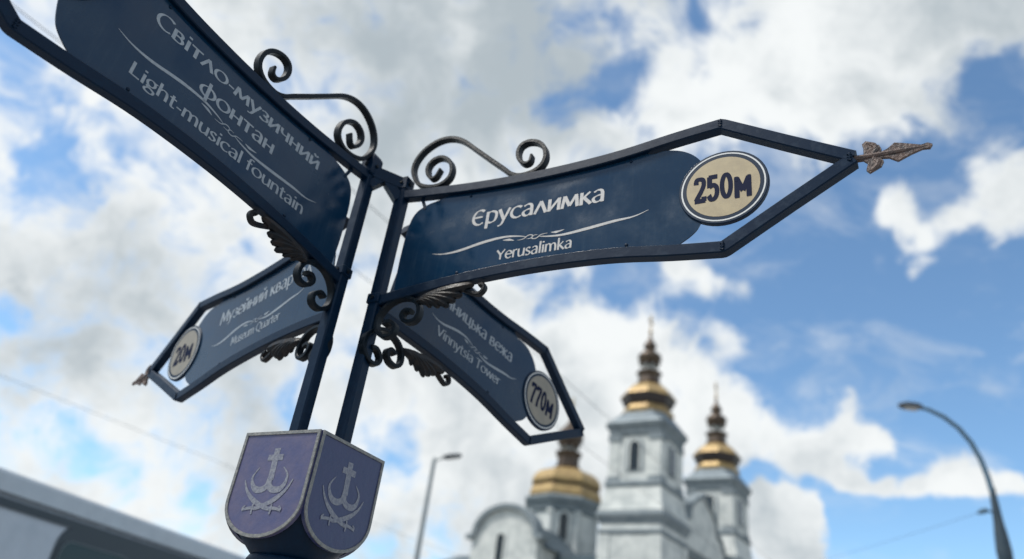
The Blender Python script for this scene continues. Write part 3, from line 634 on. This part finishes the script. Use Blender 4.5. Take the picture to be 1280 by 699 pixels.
# body of the church between and behind the towers
ny0, ny1 = .8, t2.y-.8
nave_x0 = dm_.x-16
nave_x0 = dm_.x-5
MB().box(-3.4, 1.2, ny0+.6, ny1-.6, 0, 14.6).build('narthex_wall', 'stucco', church)
MB().box(nave_x0, -3.3, ny0+.6, ny1-.6, 0, 11.4).build('nave_wall', 'stucco', church)
MB().loft([[(-3.8,ny0+.2,14.6),(1.6,ny0+.2,14.6),(1.6,ny1-.2,14.6),(-3.8,ny1-.2,14.6)],[(-4.1,ny0-.1,15.0),(1.9,ny0-.1,15.0),(1.9,ny1+.1,15.0),(-4.1,ny1+.1,15.0)],[(-4.1,ny0-.1,15.3),(1.9,ny0-.1,15.3),(1.9,ny1+.1,15.3),(-4.1,ny1+.1,15.3)]]).build('nave_cornice', 'stucco_trim', church)
ym = (ny0+ny1)/2
MB().loft([[(nave_x0-.8,ny0+.2,11.4),(-3.4,ny0+.2,11.4),(-3.4,ny1-.2,11.4),(nave_x0-.8,ny1-.2,11.4)],[(nave_x0+2,ym-.3,13.8),(-3.5,ym-.3,13.8),(-3.5,ym+.3,13.8),(nave_x0+2,ym+.3,13.8)]]).build('nave_roof', 'roof_zinc', church)
# curved gable of the facade between the towers
fg = [(ny0+1.9,15.2),(ny0+2.3,16.4),(ny0+3.2,17.4),(ny0+4.2,17.7),(ny0+4.5,18.8)]
outl = [(y_, z_) for y_, z_ in fg]+[(ym+ (ym-y_), z_) for y_, z_ in reversed(fg)]
outl = [(ny0+1.9,15.2)]+[tuple(q) for q in smooth_path(fg, 4)][1:]+[(ym-2.0,19.6),(ym,20.6),(ym+2.0,19.6)]+[(2*ym-q[0], q[1]) for q in reversed([tuple(q) for q in smooth_path(fg, 4)])]
m = MB().prism(outl, 0, .7); m.v = [Vector((1.3+p.y, p.x, p.z)) for p in m.v]; m.build('facade_gable', 'stucco', church)
m = MB().sweep(outl, .35, 1.1); m.v = [Vector((1.65+p.y, p.x, p.z+.1)) for p in m.v]; m.build('gable_moulding', 'stucco_trim', church)
# drum, great dome and lantern
x, y = dm_.x, dm_.y; DR = R(32); r8 = math.pi/8+DR
MB().lathe([(3.55,11),(3.55,18.7)], 8, x, y, r8).build('drum_wall', 'stucco', church)
for k in range(8):
    ang = k*math.pi/4+DR
    if k % 2 == 0: wall_piece(arched(.66, 3.1), -3.46, -3.2, (x, y, 15.6), ang, 'window_surround', 'stucco', church)
    if k % 2 == 0: wall_piece(arched(.40, 2.6), -3.50, -3.2, (x, y, 15.85), ang, 'drum_window', 'dark_window', church)
    a = ang+math.pi/8; MB().lathe([(.30,12),(.30,18.3),(.4,18.4),(.4,18.75)], 8, x+3.5*math.cos(a), y+3.5*math.sin(a)).build('drum_pilaster', 'stucco', church)
MB().lathe([(3.6,18.6),(3.85,18.8),(3.9,19.1),(4.2,19.5),(4.4,19.85),(4.35,20.05),(3.7,20.3)], 8, x, y, r8).build('drum_cornice', 'stucco_trim', church)
gd = MB().lathe([(3.86,20.15),(3.98,20.45),(3.88,20.85),(3.66,21.3),(3.58,21.45)], 8, x, y, r8).build('dome_skirt', 'gold_leaf', church)
MB().lathe([(3.5,21.40),(3.60,21.5),(3.72,21.66)], 8, x, y, r8).build('dome_soffit', 'dark_soffit', church)
MB().lathe([(3.80,21.62),(3.86,21.85),(3.74,22.25),(3.40,22.75),(2.85,23.15),(2.1,23.45),(1.45,23.6),(1.35,23.7)], 8, x, y, r8).build('great_dome', 'gold_leaf', church)
MB().lathe([(1.42,23.62),(1.52,23.8),(1.25,24.0),(1.22,24.9),(1.36,25.2),(1.5,25.35),(1.5,25.5),(.6,25.55)], 8, x, y, r8).build('lantern_base', 'dark_bronze', church)
for k in range(8):
    a = k*math.pi/4; MB().lathe([(.13,25.45),(.1,25.6),(.1,26.1),(.14,26.25)], 8, x+.85*math.cos(a), y+.85*math.sin(a)).build('lantern_column', 'stucco', church)
MB().lathe([(.25,25.5),(.25,26.3)], 8, x, y).build('lantern_core', 'stucco', church)
MB().lathe([(1.1,26.1),(1.2,26.25),(1.15,26.4),(1.5,26.9),(1.55,27.3),(1.3,27.8),(.85,28.3),(.5,28.75),(.28,29.2),(.12,29.8)], 8, x, y, r8).build('lantern_cupola', 'dark_bronze', church)
MB().lathe([(.04,29.7),(.2,29.85),(.26,30.0),(.2,30.15),(.05,30.3)], 12, x, y).build('finial_ball', 'gold_leaf', church, True)
cm = MB(); cm.box(x-.07, x+.07, y-.06, y+.06, 30.2, 31.9); cm.box(x-.05, x+.05, y-.5, y+.5, 31.1, 31.24); cm.build('cross', 'gold_leaf', church)
# transept with its rounded gable
gx, gy = gb.x, gb.y; GW = 3.55
prof = [(-GW,0),(GW,0),(GW,14.5),(GW-.3,14.6)]+arc(0,14.6,GW-.35,2.45,2,178,28)+[(-GW+.3,14.6),(-GW,14.5)]
wall_piece(prof, 0, 1.0, (gx, gy, 0), 0, 'transept_gable', 'stucco', church)
mp = [(GW+.6,14.5),(GW+.15,14.52),(GW-.12,14.62)]+arc(0,14.75,GW-.22,2.5,6,174,30)+[(-GW+.12,14.62),(-GW-.15,14.52),(-GW-.6,14.5)]
m = MB().sweep(mp, .42, 1.5); m.v = [p+Vector((gx, gy+.35, 0)) for p in m.v]; m.build('gable_moulding', 'stucco_trim', church)
wall_piece(arched(.62, 3.6), -.10, .2, (gx-.35, gy, 11.5), 0, 'window_surround', 'stucco', church)
wall_piece(arched(.36, 3.1), -.16, .2, (gx-.35, gy, 11.7), 0, 'gable_window', 'dark_window', church)
ty1 = dm_.y-1
MB().box(gx-GW+.15, gx+GW-.15, gy+.9, ty1, 0, 13.9).build('transept_wall', 'stucco', church)
MB().loft([[(gx-GW-.3,gy+1.1,13.9),(gx+GW+.3,gy+1.1,13.9),(gx+GW+.3,ty1+2,13.9),(gx-GW-.3,ty1+2,13.9)],[(gx-1.6,gy+1.1,16.2),(gx+1.6,gy+1.1,16.2),(gx+1.6,ty1+2,16.2),(gx-1.6,ty1+2,16.2)],[(gx-.2,gy+1.1,16.7),(gx+.2,gy+1.1,16.7),(gx+.2,ty1+2,16.7),(gx-.2,ty1+2,16.7)]]).build('transept_roof', 'roof_zinc', church)
# lower chapel and lean-to roofs beside the transept
MB().box(gx-GW-6.5, gx-GW+.1, gy+2.5, gy+9, 0, 12.3).build('chapel_wall', 'stucco', church)
MB().loft([[(gx-GW-6.9,gy+2.1,12.3),(gx-GW+.1,gy+2.1,12.3),(gx-GW+.1,gy+9.3,12.3),(gx-GW-6.9,gy+9.3,12.3)],[(gx-GW-5,gy+5,13.8),(gx-GW+.05,gy+5,13.8),(gx-GW+.05,gy+6,13.8),(gx-GW-5,gy+6,13.8)]]).build('chapel_roof', 'roof_zinc', church)
MB().box(gx+GW-.1, -3.2, gy+3.0, ny0+1, 0, 10.4).build('aisle_wall', 'stucco', church)
MB().loft([[(gx+GW-.05,gy+2.6,10.4),(-3.1,gy+2.6,10.4),(-3.1,ny0+1.0,10.4),(gx+GW-.05,ny0+1.0,10.4)],[(gx+GW-.05,gy+3.8,12.6),(-3.1,gy+3.8,12.6),(-3.1,ny0+1.0,13.8),(gx+GW-.05,ny0+1.0,13.8)]]).build('aisle_roof', 'roof_zinc', church)
MB().box(.9, 1.6, ym-1.4, ym+1.4, .01, 4.2).build('portal', 'stucco_trim', church)
MB().box(1.55, 1.75, ym-1.0, ym+1.0, .02, 3.4).build('door', 'dark_bronze', church)

# ------------------------------------------------------------------ street lamps
sl1 = thing('street_lamp', 'pale straight street lamp with short tilted head, standing before the church gable', 'street lamp', (-1.385, 20, 0))
MB().lathe([(.13,0),(.13,.9),(.11,1.0),(.095,1.2),(.055,6.95),(.052,7.05),(.03,7.09)], 14).build('pole', 'lamp_steel', sl1, True)
MB().tube([(0,0,6.98),(.10,-.02,7.04),(.26,-.05,7.11)], .03, 8).build('arm', 'lamp_steel', sl1, True)
hd = MB(); hd.loft([[(-.02,-.05,-.03),(-.02,.05,-.03),(-.02,.05,.03),(-.02,-.05,.03)],[(.12,-.11,-.05),(.12,.11,-.05),(.12,.09,.05),(.12,-.09,.05)],[(.40,-.10,-.05),(.40,.10,-.05),(.40,.08,.03),(.40,-.08,.03)],[(.47,-.06,-.04),(.47,.06,-.04),(.47,.05,.0),(.47,-.05,.0)]])
Mx = Matrix.Translation((.24,-.05,7.11)) @ Matrix.Rotation(R(-16), 4, 'Y') @ Matrix.Scale(1.05, 4)
hd.v = [Mx @ p for p in hd.v]; hd.build('lamp_head', 'lamp_head', sl1)
gl = MB().box(.14,.39,-.085,.085,-.062,-.049); gl.v = [Mx @ p for p in gl.v]; gl.build('lamp_glass', 'lamp_glass', sl1)
MB().lathe([(.2,0),(.2,.03),(.14,.06)], 14).build('base_flange', 'lamp_steel', sl1)

sl2 = thing('street_lamp', 'dark street lamp with long curved blue grey arm, against open blue sky', 'street lamp', (11.93, 16.8, 0))
MB().lathe([(.16,0),(.16,1.3),(.135,1.45),(.125,5.55),(.155,5.65),(.165,5.95),(.14,6.3),(.105,6.6),(.082,7.05),(.062,7.4)], 16).build('pole', 'lamp_dark', sl2, True)
arm_pts = [(0,0,7.2),(-.05,0,7.65),(-.14,0,8.05),(-.30,0,8.45),(-.55,0,8.78),(-.88,0,9.02),(-1.22,0,9.15),(-1.45,0,9.19)]
MB().tube(arm_pts, [.064,.062,.060,.058,.056,.054,.050,.046], 10).build('curved_arm', 'lamp_blue', sl2, True)
hd = MB(); hd.loft([[(-1.40,-.05,9.15),(-1.40,.05,9.15),(-1.40,.05,9.23),(-1.40,-.05,9.23)],[(-1.52,-.12,9.12),(-1.52,.12,9.12),(-1.52,.09,9.26),(-1.52,-.09,9.26)],[(-1.82,-.13,9.12),(-1.82,.13,9.12),(-1.82,.10,9.25),(-1.82,-.10,9.25)],[(-1.98,-.07,9.14),(-1.98,.07,9.14),(-1.98,.05,9.20),(-1.98,-.05,9.20)]])
hd.build('lamp_head', 'lamp_head', sl2, True)
MB().box(-1.84,-1.54,-.09,.09,9.095,9.122).build('lamp_glass', 'lamp_glass', sl2)
MB().tube([(0,0,6.80),(-.16,0,6.82),(-.20,0,6.83)], [.02,.02,.02], 8).build('wire_bracket', 'lamp_dark', sl2)
MB().tube([(-.20,0,6.83),(-.26,0,6.83),(-.36,0,6.79),(-.46,0,6.74)], [.04,.06,.06,.03], 10).build('insulator', 'lamp_blue', sl2, True)
MB().lathe([(.22,0),(.22,.03),(.15,.06)], 14).build('base_flange', 'lamp_dark', sl2)

# ------------------------------------------------------------------ overhead wires
def wire(name, a, b, sag, rad, label):
    a, b = Vector(a), Vector(b); pts = []
    for k in range(25):
        t = k/24; p = a.lerp(b, t); p.z -= sag*4*t*(1-t); pts.append(p)
    o = MB().tube(pts, rad, 6).build(name, 'wire', None, True)
    return tag(o, label, 'wire')

WD = Vector((.553, .833, 0)).normalized()
def utility_pole(p, label, h=8.0):
    t = thing('utility_pole', label, 'utility pole', p)
    MB().lathe([(.16,0),(.15,.5),(.11,h)], 12).build('pole', 'lamp_steel', t, True)
    m = MB().box(-1.1, 1.1, -.05, .05, h-.55, h-.43); Mx = Matrix.Rotation(math.atan2(-WD.x, WD.y), 4, 'Z'); m.v = [Mx @ q for q in m.v]
    m.build('crossarm', 'lamp_dark', t)
W1, W2, W3 = Vector((-2.5, 8.4, 7.6)), Vector((-2.5, 11.05, 7.6)), Vector((-13.3, 19.4, 7.6))
wire('overhead_wire', W1-WD*18, W1+WD*32, .10, .006, 'thin dark overhead wire crossing close behind the two posts')
wire('overhead_wire', W2-WD*20, W2+WD*30, .10, .006, 'thin overhead wire passing behind the crossing of the lower arms')
wire('overhead_wire', W3-WD*25, W3+WD*40, .15, .006, 'faint overhead wire running down behind the crest box above the bus')
mid12 = (W1+W2)/2
utility_pole(((mid12-WD*19).x, (mid12-WD*19).y, 0), 'grey utility pole with crossarm at the near end of the two wires behind the posts')
utility_pole(((mid12+WD*31).x, (mid12+WD*31).y, 0), 'grey utility pole with crossarm on the church square')
utility_pole(((W3-WD*25).x, (W3-WD*25).y, 0), 'grey utility pole far down the opposite pavement')
utility_pole(((W3+WD*40).x, (W3+WD*40).y, 0), 'grey utility pole before the church transept')
wire('overhead_wire', (11.49, 16.8, 6.75), (10.9, 36, 7.3), .15, .004, 'thin wire leaving the insulator of the curved street lamp')
utility_pole((10.9, 36, 0), 'grey utility pole at the end of the wire from the curved lamp', 7.6)

# ------------------------------------------------------------------ the bus: side line A..B, roof edge at 3.35 m
bus = thing('bus', 'white bus with dark side windows, parked at the kerb', 'bus', (-6.0, 9.64, -.12), BANG)
# local frame: +x along the bus, +y to its left; the right flank lies on y = 0
BL0, BL1, BW, BH = -4.2, 7.4, 2.5, 3.47
def section(xx, ins=0.0, top=0.0):
    h = BH-top; pr = [(0,.42),(0,2.92),(-.012,3.06),(-.05,3.17),(-.10,3.24)]
    pr2 = [(.0+ins,.42),(.0+ins,2.94),(.02+ins,3.06)]
    P = [(ins,.42),(ins,2.95),(ins+.04,3.12),(ins+.14,3.25),(ins+.40,3.33),(BW/2,3.36),(BW-ins-.40,3.33),(BW-ins-.14,3.25),(BW-ins-.04,3.12),(BW-ins,2.95),(BW-ins,.42)]
    return [(xx, yy, zz-top*(1 if zz > 2 else 0)) for yy, zz in P]
MB().loft([section(BL0,.25,.22),section(BL0+.10,.08,.06),section(BL0+.30,0,0),section(BL1-.35,0,0),section(BL1-.12,.08,.08),section(BL1,.28,.30)]).build('body', 'bus_paint', bus, True)
# roof fairing rail that runs along both roof edges
for y0_ in (.02, BW-.16):
    MB().loft([[(xx, y0_+q, zz) for q, zz in ((0,3.22+dz_),(0,3.43+dz_),(.03,3.47+dz_),(.11,3.47+dz_),(.14,3.43+dz_),(.14,3.22+dz_))] for xx, dz_ in ((BL0+.5,-.03),(BL0+.9,0),(BL1-1.2,0),(BL1-.7,-.05))]).build('roof_rail', 'bus_paint', bus)
MB().box(BL0+1.8, BL0+4.6, .55, BW-.55, 3.33, 3.62, .06).build('roof_unit', 'bus_paint', bus)
for yy, sg in ((0, -1), (BW, 1)):
    y0_, y1_ = sorted((yy+sg*.012, yy-sg*.02))
    xs = [BL0+.45, .30, 1.62, 2.94, 4.26, 5.58, BL1-.55]
    w_ = 0
    def pane(x0, x1, z0, z1, nm='window', r=.12, mat='bus_glass', e=0.0):
        pts = []
        for (qx, qz, a0) in ((x1-r,z1-r,0),(x0+r,z1-r,90),(x0+r,z0+r,180),(x1-r,z0+r,270)):
            pts += [(qx+r*math.cos(R(a0+18*k)), qz+r*math.sin(R(a0+18*k))) for k in range(6)]
        return MB().prism(pts, y0_-e if sg < 0 else y0_, y1_ if sg < 0 else y1_+e).build(nm, mat, bus)
    pane(1.30, BL1-.45, 1.22, 3.05, 'window_band', .22, 'bus_trim')
    for k in range(4):
        pane(1.40+k*1.41, 1.40+k*1.41+1.35, 1.30, 2.88, 'window', .16, 'bus_glass', .008)
    for k in range(4):
        x0, x1, z0, z1, rr = 1.40+k*1.41, 1.40+k*1.41+1.35, 1.30, 2.88, .16; ol = []
        for (qx, qz, a0) in ((x1-rr,z1-rr,0),(x0+rr,z1-rr,90),(x0+rr,z0+rr,180),(x1-rr,z0+rr,270)):
            ol += [(qx+rr*math.cos(R(a0+18*j)), yy+sg*.022, qz+rr*math.sin(R(a0+18*j))) for j in range(6)]
        MB().tube(ol+[ol[0]], .012, 6, False).build('window_seal', 'bus_seal', bus, True)
    pane(BL0+.35, BL0+1.95, 1.30, 2.80, 'window', .14)
    pane(BL0+.3, BL1-.3, .62, .72, 'rub_strip', .03, 'bus_trim')
    MB().box(BL0+.4, BL1-.5, yy-.008 if sg < 0 else yy-.004, yy+.004 if sg < 0 else yy+.008, 3.045, 3.15).build('drip_rail', 'bus_trim', bus)  # gutter made tall and dark, so the shadow under the roof edge is painted in
    for wx in (BL0+2.6, BL1-2.3):
        ty = MB(); N = 28
        ring = lambda rr, q: [(wx+rr*math.cos(2*math.pi*k/N), q, .47+rr*math.sin(2*math.pi*k/N)) for k in range(N)]
        a_, b_ = (yy-.02, yy+.26) if sg < 0 else (yy+.02, yy-.26)
        wh = ty.loft([ring(.30,a_),ring(.44,a_),ring(.47,a_+(b_-a_)*.12),ring(.47,a_+(b_-a_)*.88),ring(.44,b_),ring(.30,b_)]).build('wheel', 'rubber', bus, True)
        MB().loft([ring(.29,a_+(b_-a_)*.05),ring(.27,a_+(b_-a_)*.0-sg*0),ring(.12,a_-(b_-a_)*.05),ring(.10,a_-(b_-a_)*.1)]).build('rim', 'chrome', wh, True)
MB().box(BL1-.10, BL1+.02, .42, BW-.42, 1.25, 2.75, .05).build('rear_window', 'bus_glass', bus)
MB().box(BL0-.02, BL0+.10, .40, BW-.40, 1.15, 2.80, .05).build('windscreen', 'bus_glass', bus)
for yy in (.45, BW-.45):
    MB().box(BL0-.03, BL0+.1, yy-.14, yy+.14, .72, .92, .03).build('headlight', 'head_light', bus)
    MB().box(BL1-.08, BL1+.03, yy-.10, yy+.10, .85, 1.15, .03).build('tail_light', 'tail_light', bus)
